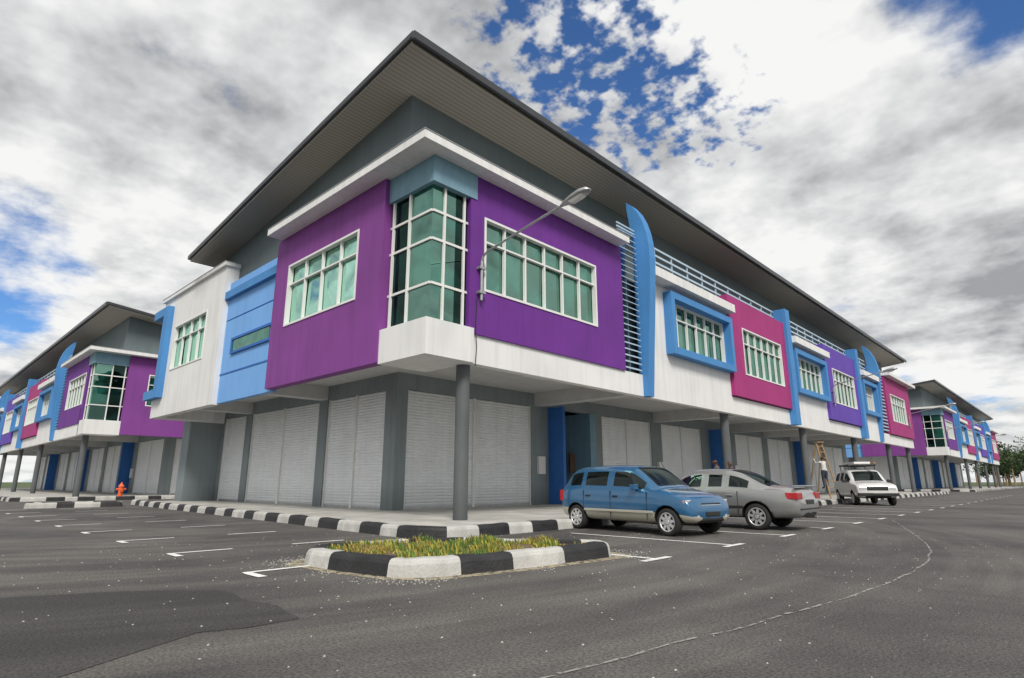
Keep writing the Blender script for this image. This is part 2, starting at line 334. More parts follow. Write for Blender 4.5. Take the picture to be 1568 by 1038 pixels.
# ------------------------------------------------------------------ ground, pavement, kerbs
def sheet(name,pts,z,m):
    return mk(name,[(x,y,z) for x,y in pts],[tuple(range(len(pts)))],[M[m]])
sheet('ground',[(-3000,-3000),(3000,-3000),(3000,3000),(-3000,3000)],-.02,'grass_g')
sheet('asphalt_road',[(-80,-80),(230,-80),(230,170),(-80,170)],0,'asph')
def slab(name,pts,z,m,parent=None):
    n=len(pts);return mk(name,[(x,y,0.0) for x,y in pts]+[(x,y,z) for x,y in pts],[tuple(range(n,2*n))]+[(i,(i+1)%n,(i+1)%n+n,i+n) for i in range(n)],[M[m]],parent=parent)
def arc(cx,cy,r,a0,a1,n=8): return [(cx+r*math.cos(math.radians(a0+(a1-a0)*i/n)),cy+r*math.sin(math.radians(a0+(a1-a0)*i/n))) for i in range(n+1)]
def kerb(name,pts,closed=False,seg=.95,w=.28,h=.24,inner=1,start=0):
    P0=[Vector((x,y)) for x,y in pts]
    if closed:P0.append(P0[0])
    L=[0]
    for a,b in zip(P0,P0[1:]):L.append(L[-1]+(b-a).length)
    T=L[-1];ns=max(1,round(T/seg))
    if closed: ns+=ns%2
    sub=6;N=ns*sub
    def at(s):
        s=min(max(s,0),T)
        for i in range(len(P0)-1):
            if s<=L[i+1]+1e-9: return P0[i].lerp(P0[i+1],(s-L[i])/max(L[i+1]-L[i],1e-9))
        return P0[-1]
    cuts=[k*sub+(random.choice((-1,0,0,1)) if 0<k<ns else 0) for k in range(ns+1)]
    prof=[(0,0),(.025,h*.7),(.05,h*.9),(.085,h*.985),(.12,h),(w-.04,h),(w,h*.92),(w,0)]
    V=[];F=[];I=[];k=len(prof)
    for i in range(N+1):
        s=T*(i%N if closed else i)/N;p=at(s)
        if closed: a=at((s-.12)%T);b=at((s+.12)%T)
        else: a=at(s-.12);b=at(s+.12)
        t=(b-a).normalized();nrm=Vector((-t.y,t.x))*inner
        j=NZ.noise(Vector((p.x*3,p.y*3,0)))*.02;jz=NZ.noise(Vector((p.x*2.3,p.y*2.3,5)))*.02
        for d,z in prof: q=p+nrm*(d+j);V.append((q.x,q.y,z+(jz if z>0 else 0)))
    blk=0
    for i in range(N):
        while blk<ns-1 and i>=cuts[blk+1]: blk+=1
        for j in range(k-1):
            F.append((i*k+j,(i+1)*k+j,(i+1)*k+j+1,i*k+j+1));I.append((blk+start)%2)
    F.append(tuple(range(k)));I.append(0);F.append(tuple(range(N*k,N*k+k)));I.append(0)
    return mk(name,V,F,[M['kw'],M['kb']],I)
kl=[(9.3,36.5),(8.9,30),(8.25,17),(7.85,11.2)]+arc(8.95,10.75,1.1,180,270)+[(20,9.75),(74,10.2)]
slab('pavement',[(x+.1,y+.1) for x,y in kl]+[(74,36.5)],.15,'conc')
kerb('kerb',kl,inner=1)
k2=[(5.5,120),(5.5,48)]+arc(6.6,47.2,1.1,180,270)+[(45,46.1)]
slab('pavement',[(x+.1,y+.1) for x,y in k2]+[(45,120)],.15,'conc');kerb('kerb',k2,inner=1)
k3=[(90.5,36),(90,11)]+arc(91,10.8,1.0,180,270)+[(164,9.8)]
slab('pavement',[(x+.1,y+.1) for x,y in k3]+[(164,36)],.15,'conc');kerb('kerb',k3,inner=1)
isl=arc(8.0,6.05,.45,-80,70,5)+[(7.5,7.6),(6.6,8.6)]+arc(5.1,8.05,.75,75,180,6)+[(4.4,7.3)]+arc(5.3,6.75,.8,190,250,5)+[(6.3,5.75)]
ar=sum(isl[i][0]*isl[(i+1)%len(isl)][1]-isl[(i+1)%len(isl)][0]*isl[i][1] for i in range(len(isl)))
if ar<0: isl=isl[::-1]
kerb('planter_island_kerb',isl,closed=True,inner=1,w=.3,h=.22)
cx=sum(p[0] for p in isl)/len(isl);cy=sum(p[1] for p in isl)/len(isl)
ins=[(cx+(x-cx)*.9,cy+(y-cy)*.9) for x,y in isl]
slab('planter_soil',ins,.17,'soil')
sp=[(cx+(x-cx)*1.12+random.uniform(-.06,.06),cy+(y-cy)*1.12+random.uniform(-.06,.06)) for x,y in isl];sheet('sand_spill',sp,.004,'sand')
i2=[(4.6,34.2),(8.2,33.6),(8.5,34.6),(4.9,35.6)];kerb('median_kerb',i2,closed=True,inner=1);slab('median_pavement',[(4.8,34.4),(8.1,33.8),(8.3,34.5),(5.0,35.4)],.16,'conc')
pt=[(-6,9.5),(1.06,8.25),(1.9,7.75),(2.72,7.04),(2.85,6),(2.67,5.1),(1.91,5.23),(1.4,4.95),(.99,4.71),(0,4.2),(-6,2)]
def rough(pts):
    o=[]
    for i in range(len(pts)):
        a=Vector(pts[i]);b=Vector(pts[(i+1)%len(pts)]);n=max(2,int((b-a).length/.06))
        for j in range(n):
            q=a.lerp(b,j/n);k=NZ.noise(Vector((q.x*1.5,q.y*1.5,0)))*.12+NZ.noise(Vector((q.x*9,q.y*9,3)))*.04+NZ.noise(Vector((q.x*25,q.y*25,3)))*.02;o.append((q.x+k,q.y+k*.6))
    return o
sheet('asphalt_patch',rough(pt),.004,'asph2')
LP=Parts()
def rect(n,m,x0,x1,y0,y1,z=.008): LP.poly(n,m,[(x0,y0,z),(x1,y0,z),(x1,y1,z),(x0,y1,z)],[(0,1,2,3)])
for i in range(9):
    y=8.0+i*3.05+(.0 if i else .05)
    rect('l','line',3.45,4.5,y,y+.1);rect('l','line',3.43,3.55,y-.45,y-.001) 
    if i: rect('l','line',5.6,6.7,y,y+.1)
for i in range(22):
    x=8.35+i*2.8
    rect('l','line',x,x+.1,5.02,8.8);rect('l','line',x-.35,x+.45,4.9,5.018)
o=mk('parking_lines',LP.d[('l','line')][0],LP.d[('l','line')][1],[M['line']])
def ribbon(name,ctrl,w,m,z=.008):
    pts=[]
    for i in range(len(ctrl)-1):
        p0=Vector(ctrl[max(i-1,0)]);p1=Vector(ctrl[i]);p2=Vector(ctrl[i+1]);p3=Vector(ctrl[min(i+2,len(ctrl)-1)])
        for k in range(14):
            t=k/14;pts.append(.5*((2*p1)+(p2-p0)*t+(2*p0-5*p1+4*p2-p3)*t*t+(3*p1-p0-3*p2+p3)*t**3))
    V=[];F=[]
    for i,p in enumerate(pts):
        t=(pts[min(i+1,len(pts)-1)]-pts[max(i-1,0)]).normalized();n=Vector((-t.y,t.x));ww=w*(.4+.9*random.random());o=NZ.noise(Vector((p.x*1.3,p.y*1.3,4)))*.04
        V+=[(p.x+n.x*o,p.y+n.y*o,z),(p.x+n.x*(o+ww),p.y+n.y*(o+ww),z)]
    F=[(2*i,2*i+2,2*i+3,2*i+1) for i in range(len(pts)-1)]
    return mk(name,V,F,[M[m]])
ribbon('chalk_line',[(2.0,2.75),(3.0,2.55),(4.2,2.35),(5.5,2.15),(7,1.95),(8.6,1.85),(10.8,1.9),(13.5,2.3),(17,3.2),(22,4.6)],.032,'chalk')
V=[];F=[]
for i in range(1500):
    if i<700: j=random.randrange(len(isl));x=cx+(isl[j][0]-cx)*random.uniform(1.02,1.3);y=cy+(isl[j][1]-cy)*random.uniform(1.02,1.3);x+=random.gauss(0,.12);y+=random.gauss(0,.12)
    else: x=random.uniform(1,16);y=random.uniform(1,13)
    s=random.uniform(.004,.015);b=len(V);r=random.random()*3
    for k in range(4):V.append((x+s*math.cos(r+k*1.57),y+s*math.sin(r+k*1.57)*.8,.002))
    V.append((x,y,s*.9));F+=[(b,b+1,b+4),(b+1,b+2,b+4),(b+2,b+3,b+4),(b+3,b,b+4)]
mk('gravel',V,F,[M['conc']])
M['w1']=mat('weed_green',(.09,.17,.025),.7,var=.4,scale=5);M['w2']=mat('weed_yellow',(.42,.36,.05),.7,var=.3,scale=5);M['w3']=mat('weed_dry',(.26,.18,.06),.8,var=.3)
V=[];F=[];I=[]
def inside(x,y,poly):
    c=False;j=len(poly)-1
    for i in range(len(poly)):
        if (poly[i][1]>y)!=(poly[j][1]>y) and x<(poly[j][0]-poly[i][0])*(y-poly[i][1])/(poly[j][1]-poly[i][1])+poly[i][0]:c=not c
        j=i
    return c
ins2=[(cx+(x-cx)*.86,cy+(y-cy)*.86) for x,y in isl]
cnt=0
while cnt<8500:
    x=random.uniform(4.3,8.5);y=random.uniform(5.4,9)
    if not inside(x,y,ins2):continue
    dn=NZ.noise(Vector((x*2.2,y*2.2,0)));d2=NZ.noise(Vector((x*1.3,y*1.3,9)))
    if random.random()>.38+dn*1.7: 
        cnt+=.5;continue
    cnt+=1;h=random.uniform(.02,.085)*(1.2+dn*1.6);a=random.random()*6.28;w=random.uniform(.006,.018);l=random.uniform(.0,.05);b=len(V)
    V+=[(x-w*math.cos(a),y-w*math.sin(a),.16),(x+w*math.cos(a),y+w*math.sin(a),.16),(x+l*math.sin(a)+w*.8,y+l*math.cos(a),.165+h*.7),(x+l*1.7*math.sin(a),y+l*1.7*math.cos(a),.165+h)]
    F.append((b,b+1,b+2,b+3));r=random.random()+d2*.9;I.append(0 if r<.55 else (1 if r<.9 else 2))
mk('weeds',V,F,[M['w1'],M['w2'],M['w3']],I)

# ------------------------------------------------------------------ street lamps
def lamp(x,wy=11.93,rot=None,z=7.0):
    e=empty('street_lamp');Q=Parts()
    Q.cyl('pole','galv',(0,-.1,-.75),(0,-.1,.45),.045,k=12)
    for zz in (-.55,.2):Q.box('bracket','galv',-.12,.12,-.16,0,zz,zz+.08)
    pts=[(0,-.1,.45),(0,-.16,.6),(0,-.35,.7),(0,-1.2,.86),(0,-2.4,1.08),(0,-3.2,1.2)]
    for a,b in zip(pts,pts[1:]):Q.cyl('arm','galv',a,b,.036,.033,k=10)
    Q.build(e)
    V=[];F=[];st=[(-3.1,.05,.05,1.19),(-3.25,.10,.09,1.22),(-3.5,.15,.12,1.27),(-3.75,.17,.13,1.31),(-3.95,.13,.1,1.33),(-4.05,.05,.03,1.33)]
    k=12
    for y,w,h,zc in st:
        for i in range(k):
            t=2*math.pi*i/k;V.append((w*math.cos(t),y,zc+(h*math.sin(t) if math.sin(t)>0 else h*.6*math.sin(t))))
    for j in range(len(st)-1):
        for i in range(k):F.append((j*k+i,j*k+(i+1)%k,(j+1)*k+(i+1)%k,(j+1)*k+i))
    F+=[tuple(range(k)),tuple(range(len(V)-k,len(V)))]
    mk('lamp_head',V,F,[M['galv']],parent=e,smooth=True)
    mk('lamp_lens',[(-.11,-3.4,1.19),(.11,-3.4,1.19),(.12,-3.85,1.255),(-.12,-3.85,1.255),(-.06,-3.5,1.13),(.06,-3.5,1.13),(.06,-3.78,1.18),(-.06,-3.78,1.18)],[(4,5,6,7),(0,1,5,4),(1,2,6,5),(2,3,7,6),(3,0,4,7)],[M['frame']],parent=e)
    e.location=(x,wy,z)
    if rot: e.rotation_euler=(0,0,rot)
lamp(11.12);lamp(44.5,11.8);lamp(69,11.8);lamp(92.5);lamp(119,11.8)
lamp(9.1,77,-math.pi/2);

# ------------------------------------------------------------------ vehicles
def lathe(prof,k=32):
    V=[];F=[];n=len(prof)
    for i in range(k):
        t=2*math.pi*i/k
        for y,r in prof:V.append((r*math.cos(t),y,r*math.sin(t)))
    for i in range(k):
        for j in range(n-1):F.append((i*n+j,((i+1)%k)*n+j,((i+1)%k)*n+j+1,i*n+j+1))
    return V,F
M['tyre']=mat('tyre_rubber',(.02,.02,.02),.85,var=.2,scale=10)
M['rim']=mat('alloy_rim',(.62,.62,.62),.35,metal=.6,var=.05)
M['trim']=mat('black_trim',(.018,.018,.02),.6)
M['red']=mat('tail_lamp_red',(.45,.01,.015),.15,coat=1)
M['amber']=mat('amber_lens',(.7,.2,.03),.15,coat=1)
M['lens']=mat('headlamp_lens',(.7,.72,.72),.08,metal=.4,coat=1)
M['plate']=mat('number_plate',(.02,.02,.02),.4)
def car(name,st,wheels,wr,paint,lower,glassi,ws,rs,loc,ang,W,extra,scale=1.):
    e=empty(name);V=[];F=[];I=[]
    ring=None
    for (x,zb,zbelt,zt,w,r) in st:
        zbelt=min(zbelt,zt-.03);z6=max(zt-.075,zbelt+.012);w6=r+(.04 if zt-zbelt>.2 else .0)
        h=[(0,zb),(.75*w,zb),(.95*w,zb+.06),(w,zb+(zbelt-zb)*.36),(w*1.005,zb+(zbelt-zb)*.62),(w*.985,zbelt-.035),(w*.95,zbelt),(w6,z6),(r*.86,zt),(r*.45,zt+.018),(0,zt+.022)]
        full=h+[(-a,b) for a,b in h[-2:0:-1]];ring=len(full)
        V+=[(x,a,b) for a,b in full]
    n=len(st);H=10
    for i in range(n-1):
        for j in range(ring):
            F.append((i*ring+j,i*ring+(j+1)%ring,(i+1)*ring+(j+1)%ring,(i+1)*ring+j))
            jj=j if j<H else ring-1-j
            xm=(st[i][0]+st[i+1][0])/2;m=0
            if jj<1: m=2
            if jj in(1,2) and lower: m=3
            if jj==6 and any(a<xm<b for a,b in glassi): m=1
            if jj in(8,9) and (ws[0]<xm<ws[1] or rs[0]<xm<rs[1]): m=1
            I.append(m)
    F.append(tuple(range(ring)));I.append(0);F.append(tuple(range((n-1)*ring,n*ring)));I.append(0)
    body=mk('body',V,F,[paint,M['carglass'],M['trim'],lower or paint],I,parent=e,smooth=True)
    bm=bmesh.new();bm.from_mesh(body.data);bmesh.ops.recalc_face_normals(bm,faces=bm.faces);bm.to_mesh(body.data);bm.free()
    sm=body.modifiers.new('s','SUBSURF');sm.levels=2;sm.render_levels=2
    cut=[]
    for wx in wheels:
        for sgn in(-1,1):
            Vc,Fc=lathe([(0,.001),(0,wr*1.2),(.34,wr*1.2),(.34,.001)],28)
            y0=sgn*(W-.24) ;Vc=[(a+wx,(y0+b) if sgn>0 else (y0-b),c+wr) for a,b,c in Vc]
            c=mk('cut',Vc,Fc,[paint,M['carglass'],M['trim'],M['trim']],[2]*len(Fc))
            bm=bmesh.new();bm.from_mesh(c.data);bmesh.ops.remove_doubles(bm,verts=bm.verts,dist=.003);bmesh.ops.recalc_face_normals(bm,faces=bm.faces);bm.to_mesh(c.data);bm.free()
            b=body.modifiers.new('b','BOOLEAN');b.operation='DIFFERENCE';b.object=c;b.solver='EXACT';cut.append(c)
    dg=bpy.context.evaluated_depsgraph_get();dg.update()
    me=bpy.data.meshes.new_from_object(body.evaluated_get(dg));body.modifiers.clear();body.data=me
    for c in cut: bpy.data.objects.remove(c)
    for wx in wheels:
        for sgn in(-1,1):
            prof=[(-.1,wr*.6),(-.1,wr*.9),(-.075,wr*.98),(0,wr),(.075,wr*.98),(.1,wr*.9),(.1,wr*.68),(.085,wr*.64)]
            Vt,Ft=lathe(prof);wy=sgn*(W-.115)
            tf=lambda L:[(a+wx,wy+sgn*b,c+wr) for a,b,c in L]
            mk('tyre',tf(Vt),Ft,[M['tyre']],parent=e,smooth=True)
            Vr,Fr=lathe([(.095,wr*.68),(.09,wr*.62),(.03,wr*.58),(.02,.001)]);mk('wheel_rim_dish',tf(Vr),Fr,[M['trim']],parent=e)
            Vr,Fr=lathe([(.1,wr*.69),(.105,wr*.66),(.09,wr*.60),(.08,wr*.6)]);mk('wheel_rim_ring',tf(Vr),Fr,[M['rim']],parent=e,smooth=True)
            Vs=[];Fs=[]
            for k in range(8):
                t=k*math.pi/4+.2;c_,s_=math.cos(t),math.sin(t);b=len(Vs)
                for rr,hw in((.03,.04),(wr*.64,.026)):
                    for d in(-1,1):
                        for yy in(.055,.09):Vs.append((rr*c_-d*hw*s_,yy,rr*s_+d*hw*c_))
                Fs+=[(b+1,b+3,b+7,b+5),(b,b+1,b+5,b+4),(b+3,b+2,b+6,b+7)]
            mk('wheel_spokes',tf(Vs),Fs,[M['rim']],parent=e)
            Vr,Fr=lathe([(.1,.001),(.1,.05),(.06,.07)],16);mk('wheel_hub',tf(Vr),Fr,[M['rim']],parent=e)
    Q=Parts()
    extra(Q)
    for (n_,_),(v,f,m) in Q.d.items():
        o=mk(n_,v,f,[m if not isinstance(m,str) else M[m]],parent=e)
        bv=o.modifiers.new('b','BEVEL');bv.width=.012;bv.segments=2
    e.location=(loc[0],loc[1],0);e.rotation_euler=(0,0,ang);e.scale=(scale,)*3;return e
M['bluepaint']=mat('blue_car_paint',(.018,.115,.25),.3,metal=.3,var=.04,coat=1)
M['champ']=mat('champagne_lower_paint',(.46,.44,.36),.35,metal=.2,var=.05,coat=.6)
M['silver']=mat('silver_car_paint',(.33,.33,.32),.3,metal=.55,var=.04,coat=1)
M['whitecar']=mat('white_car_paint',(.62,.62,.60),.35,var=.06,coat=.6)
W=.86
hb=[(-1.98,.42,.70,.74,.62,.55),(-1.93,.33,.90,.96,.74,.62),(-1.86,.28,.98,1.06,.80,.66),(-1.70,.26,1.0,1.32,.84,.62),(-1.55,.25,1.0,1.47,.855,.62),(-1.30,.24,1.0,1.52,.86,.63),
(-1.12,.24,1.0,1.53,.86,.63),(-1.04,.24,1.0,1.535,.86,.63),(-.7,.23,.99,1.54,.86,.64),(-.2,.23,.98,1.545,.86,.64),(-.1,.23,.98,1.545,.86,.64),(.25,.23,.97,1.53,.86,.64),(.50,.23,.965,1.49,.86,.64),
(.62,.23,.96,1.42,.86,.64),(.9,.23,.955,1.22,.86,.66),(1.12,.23,.95,1.05,.86,.69),(1.22,.24,.94,.985,.86,.74),(1.5,.25,.90,.95,.855,.76),(1.8,.26,.84,.89,.84,.75),(1.98,.27,.76,.82,.80,.72),(2.06,.30,.64,.70,.74,.66),(2.11,.36,.52,.56,.64,.56)]
def hbx(Q):
    for s in(-1,1):
        y=s*.872
        Q.box('side_rub_strip','champ',-1.0,1.15,min(y,y-s*.02),max(y,y-s*.02)+.0,.46,.52)
        for x in(-1.02,-.12,.98): Q.box('door_gap','trim',x-.008,x+.008,min(s*.85,s*.868),max(s*.85,s*.868),.32,.95)
        for x in(-.85,.05):Q.box('door_handle','trim',x-.09,x+.06,min(s*.85,s*.885),max(s*.85,s*.885),.80,.84)
        Q.box('mirror',M['bluepaint'],.62,.76,min(s*.84,s*1.0),max(s*.84,s*1.0),.98,1.10)
        Q.box('headlamp','lens',1.84,2.0,min(s*.42,s*.76),max(s*.42,s*.76),.62,.77)
        Q.box('indicator','amber',1.80,1.94,min(s*.765,s*.80),max(s*.765,s*.80),.62,.76)
        Q.box('tail_lamp','red',-1.93,-1.8,min(s*.66,s*.815),max(s*.66,s*.815),.68,.95)
        Q.box('fog_lamp','lens',2.04,2.1,min(s*.42,s*.56),max(s*.42,s*.56),.38,.46)
    Q.box('grille','trim',1.97,2.075,-.36,.36,.60,.70);Q.box('grille_chrome','rim',1.98,2.085,-.36,.36,.645,.665)
    Q.box('number_plate','plate',2.08,2.13,-.26,.26,.42,.52);Q.box('lower_grille','trim',2.04,2.10,-.4,.4,.33,.40)
    Q.cyl('radio_aerial','trim',(.5,.5,1.47),(.2,.5,1.95),.008,k=6)
    Q.box('wiper','trim',1.08,1.12,-.5,.1,1.075,1.09)
car('blue_hatchback_car',hb,(-1.30,1.50),.295,M['bluepaint'],M['champ'],[(-1.55,-1.12),(-1.04,-.2),(-.1,.9)],(.55,1.17),(-1.86,-1.55),(13.05,8.15),math.radians(-98),W,hbx)
W2=.87
sd=[(-2.32,.40,.62,.66,.68,.6),(-2.27,.33,.86,.90,.78,.66),(-2.18,.30,.93,1.0,.83,.70),(-1.9,.28,.95,1.03,.86,.72),(-1.55,.26,.96,1.05,.87,.70),(-1.42,.26,.97,1.09,.87,.66),(-1.1,.25,.97,1.28,.87,.62),(-.85,.25,.97,1.40,.87,.62),(-.6,.25,.97,1.455,.87,.62),(-.5,.25,.97,1.465,.87,.62),
(0,.25,.96,1.48,.87,.62),(.1,.25,.96,1.48,.87,.62),(.45,.25,.95,1.46,.87,.62),(.62,.25,.95,1.40,.87,.62),(1.0,.25,.94,1.18,.87,.66),(1.25,.25,.93,1.01,.87,.72),(1.35,.26,.92,.97,.87,.76),(1.8,.27,.84,.90,.85,.76),(2.1,.29,.74,.80,.80,.72),(2.25,.34,.58,.63,.70,.6)]
def sdx(Q):
    for s in(-1,1):
        Q.box('side_rub_strip','trim',-1.0,1.0,min(s*.865,s*.885),max(s*.865,s*.885),.52,.57)
        for x in(-.86,.06,.98): Q.box('door_gap','trim',x-.008,x+.008,min(s*.86,s*.878),max(s*.86,s*.878),.34,.93)
        for x in(-.65,.2):Q.box('door_handle',M['silver'],x-.09,x+.07,min(s*.86,s*.895),max(s*.86,s*.895),.80,.84)
        Q.box('mirror',M['silver'],.72,.86,min(s*.85,s*1.0),max(s*.85,s*1.0),.95,1.07)
        Q.box('tail_lamp','red',-2.31,-2.02,min(s*.48,s*.838),max(s*.48,s*.838),.74,.90)
        Q.box('headlamp','lens',1.95,2.12,min(s*.45,s*.78),max(s*.45,s*.78),.62,.76)
    Q.box('number_plate','plate',-2.335,-2.28,-.26,.26,.62,.73);Q.box('rear_spoiler',M['silver'],-2.26,-2.12,-.62,.62,1.03,1.07)
    Q.box('rear_bumper_line','trim',-2.335,-2.25,-.7,.7,.5,.53)
    Q.cyl('exhaust','galv',(-2.3,-.5,.29),(-2.0,-.5,.29),.03,k=10)
car('silver_sedan_car',sd,(-1.30,1.36),.315,M['silver'],None,[(-1.1,-.6),(-.5,0),(.1,.95)],(.5,1.27),(-1.5,-.62),(15.95,7.35),math.radians(90),W2,sdx)
oc=[(-2.1,.42,.8,.86,.7,.6),(-2.0,.34,.96,1.02,.8,.7),(-1.9,.3,1.0,1.2,.84,.66),(-1.7,.3,1.0,1.5,.85,.66),(-1.4,.3,1.0,1.58,.85,.66),(-.9,.3,1.0,1.6,.85,.66),(-.8,.3,1.0,1.6,.85,.66),(-.1,.3,1.0,1.6,.85,.66),(0,.3,1.0,1.6,.85,.66),(.4,.3,.99,1.55,.85,.66),(.85,.3,.98,1.2,.85,.68),(1.05,.3,.97,1.05,.85,.74),(1.5,.3,.94,1.0,.85,.78),(1.95,.32,.9,.96,.83,.76),(2.1,.36,.8,.86,.8,.72),(2.15,.42,.6,.65,.74,.66)]
def ocx(Q):
    for s in(-1,1):
        Q.box('headlamp','lens',2.02,2.14,min(s*.45,s*.72),max(s*.45,s*.72),.66,.82)
        Q.box('mirror','trim',.6,.72,min(s*.84,s*1.03),max(s*.84,s*1.03),1.0,1.14)
        for x in(-1.4,.1):Q.cyl('rack_leg','trim',(x,s*.55,1.55),(x,s*.55,1.8),.02,k=6)
        Q.box('roof_rack','trim',-1.5,.25,s*.58-.02,s*.58+.02,1.8,1.84)
    for x in(-1.5,-1.1,-.7,-.3,.1):Q.box('roof_rack','trim',x,x+.05,-.6,.6,1.76,1.8)
    Q.box('rack_load','frame',-1.4,.5,-.4,.3,1.85,1.95);Q.box('rack_load_timber','wood',-1.7,.8,.32,.45,1.85,1.93)
    Q.box('grille','trim',2.04,2.16,-.42,.42,.66,.82);Q.box('front_bumper','trim',2.05,2.24,-.8,.8,.42,.55);Q.box('number_plate','plate',2.2,2.25,-.25,.25,.44,.54)
car('white_old_car',oc,(-1.3,1.35),.31,M['whitecar'],None,[(-1.7,-.9),(-.8,-.1),(0,.8)],(.42,1.06),(-1.9,-1.6),(36.3,8.7),math.radians(-152),.85,ocx,1.12)

# ------------------------------------------------------------------ people
def person(loc,ang,shirt,arms='down',z=0.0,sc=1.0):
    name='person'
    E=[];R=[];V=[]
    def v(p,r): V.append(p);R.append(r);return len(V)-1
    def ch(a,lst):
        for p,r in lst: b=v(p,r);E.append((a,b));a=b
        return a
    pel=v((0,0,.95),.15)
    chest=ch(pel,[((0,0,1.1),.135),((0.02,0,1.28),.15),((0.01,0,1.42),.13)])
    ch(chest,[((.01,0,1.50),.06),((.03,0,1.56),.075),((.04,0,1.65),.095),((.03,0,1.72),.08)])
    for s in(-1,1):
        ch(pel,[((0,s*.1,.88),.105),((.02,s*.11,.5),.065),((0,s*.115,.30),.055),((-.02,s*.12,.09),.042),((.04,s*.13,.05),.045),((.14,s*.14,.035),.035)])
        if arms=='down': L=[((0,s*.19,1.40),.06),((-.02,s*.25,1.12),.042),((.05,s*.27,.87),.03)];h=(.07,s*.27,.80);d=Vector((.02,0,-1))
        else: L=[((0.05,s*.19,1.42),.06),((.25,s*.24,1.35),.042),((.42,s*.18,1.52),.03)];h=(.46,s*.17,1.58);d=Vector((.35,0,1))
        a=ch(chest,L);a=ch(a,[(h,.036)])
        d=d.normalized()
        for o,l in ((-.03,.075),(-.01,.09),(.01,.085),(.03,.065)):
            q=Vector(h)+Vector((o,0,0));ch(a,[(tuple(q+d*l*.5),.009),(tuple(q+d*l+Vector((0,-s*.015,0))),.007)])
        ch(a,[(tuple(Vector(h)+Vector((.05,-s*.01,0))+d*.03),.011)])
    me=bpy.data.meshes.new(name);me.from_pydata(V,E,[]);o=bpy.data.objects.new('body',me);COL.objects.link(o)
    o.modifiers.new('sk','SKIN')
    for i,r in enumerate(R): me.skin_vertices[0].data[i].radius=(r,r)
    me.skin_vertices[0].data[0].use_root=True
    o.modifiers.new('ss','SUBSURF').levels=1;o.modifiers['ss'].render_levels=1
    dg=bpy.context.evaluated_depsgraph_get();dg.update();m2=bpy.data.meshes.new_from_object(o.evaluated_get(dg));o.modifiers.clear();o.data=m2
    m2.materials.clear()
    sm=mat('shirt',shirt,.85)
    for m in(M['skin'],sm,M['pants'],M['hair']):m2.materials.append(m)
    for p in m2.polygons:
        p.use_smooth=True;x,y,zz=p.center
        if zz>1.68 or(zz>1.57 and x<.06):i=3
        elif zz>1.47 and abs(y)<.12:i=0
        elif abs(y)>.22 and (zz<1.2 or zz>1.45):i=0
        elif zz>.97:i=1
        elif zz>.08:i=2
        else:i=3
        p.material_index=i
    e=empty(name);o.parent=e
    Q=Parts();Q.cyl('nose','skin',(.12,0,1.64),(.155,0,1.61),.012,.018,k=8)
    for s in(-1,1):Q.cyl('ear','skin',(.03,s*.09,1.64),(.02,s*.108,1.645),.03,.022,k=8);Q.cyl('eye','hair',(.115,s*.035,1.66),(.13,s*.035,1.66),.011,k=6)
    Q.build(e)
    e.location=(loc[0],loc[1],z);e.rotation_euler=(0,0,ang);e.scale=(sc,)*3
person((23.6,10.9),math.radians(120),(.10,.10,.11),z=.15,sc=1.1)
person((25.4,11.1),math.radians(150),(.05,.05,.08),z=.15,sc=1.08)
person((40.3,11.7),math.radians(60),(.6,.6,.58),arms='up',z=.75,sc=1.12)
e=empty('step_ladder');Q=Parts()
for s in(-.35,.35):
    Q.cyl('rail','wood',(-.7,s*1.2,.15),(0,s*.7,3.6),.05,k=8);Q.cyl('back_leg','wood',(.8,s*1.2,.15),(0,s*.7,3.6),.045,k=8)
for i in range(9):
    t=(i+.8)/9.5;x=-.7*(1-t);z=.15+3.45*t;w=.42*(1-t)+.245*t;Q.cyl('rung','wood',(x,-w,z),(x,w,z),.03,k=6)
Q.box('top_step','wood',-.15,.15,-.3,.3,3.58,3.64);Q.build(e);e.location=(40.9,12.0,0);e.rotation_euler=(0,0,math.radians(70))
e=empty('fire_hydrant');Q=Parts()
Q.cyl('base','orange',(0,0,.15),(0,0,.22),.24,k=16);Q.cyl('barrel','orange',(0,0,.22),(0,0,.85),.14,k=16);Q.cyl('bonnet','orange',(0,0,.85),(0,0,1.05),.19,.06,k=16)
Q.cyl('outlet','orange',(-.28,0,.68),(.28,0,.68),.07,k=12);Q.cyl('outlet_front','orange',(0,-.26,.6),(0,0,.6),.09,k=12);Q.cyl('nut','orange',(0,0,1.05),(0,0,1.14),.04,k=6)
Q.build(e);e.location=(11.2,46.7,0)
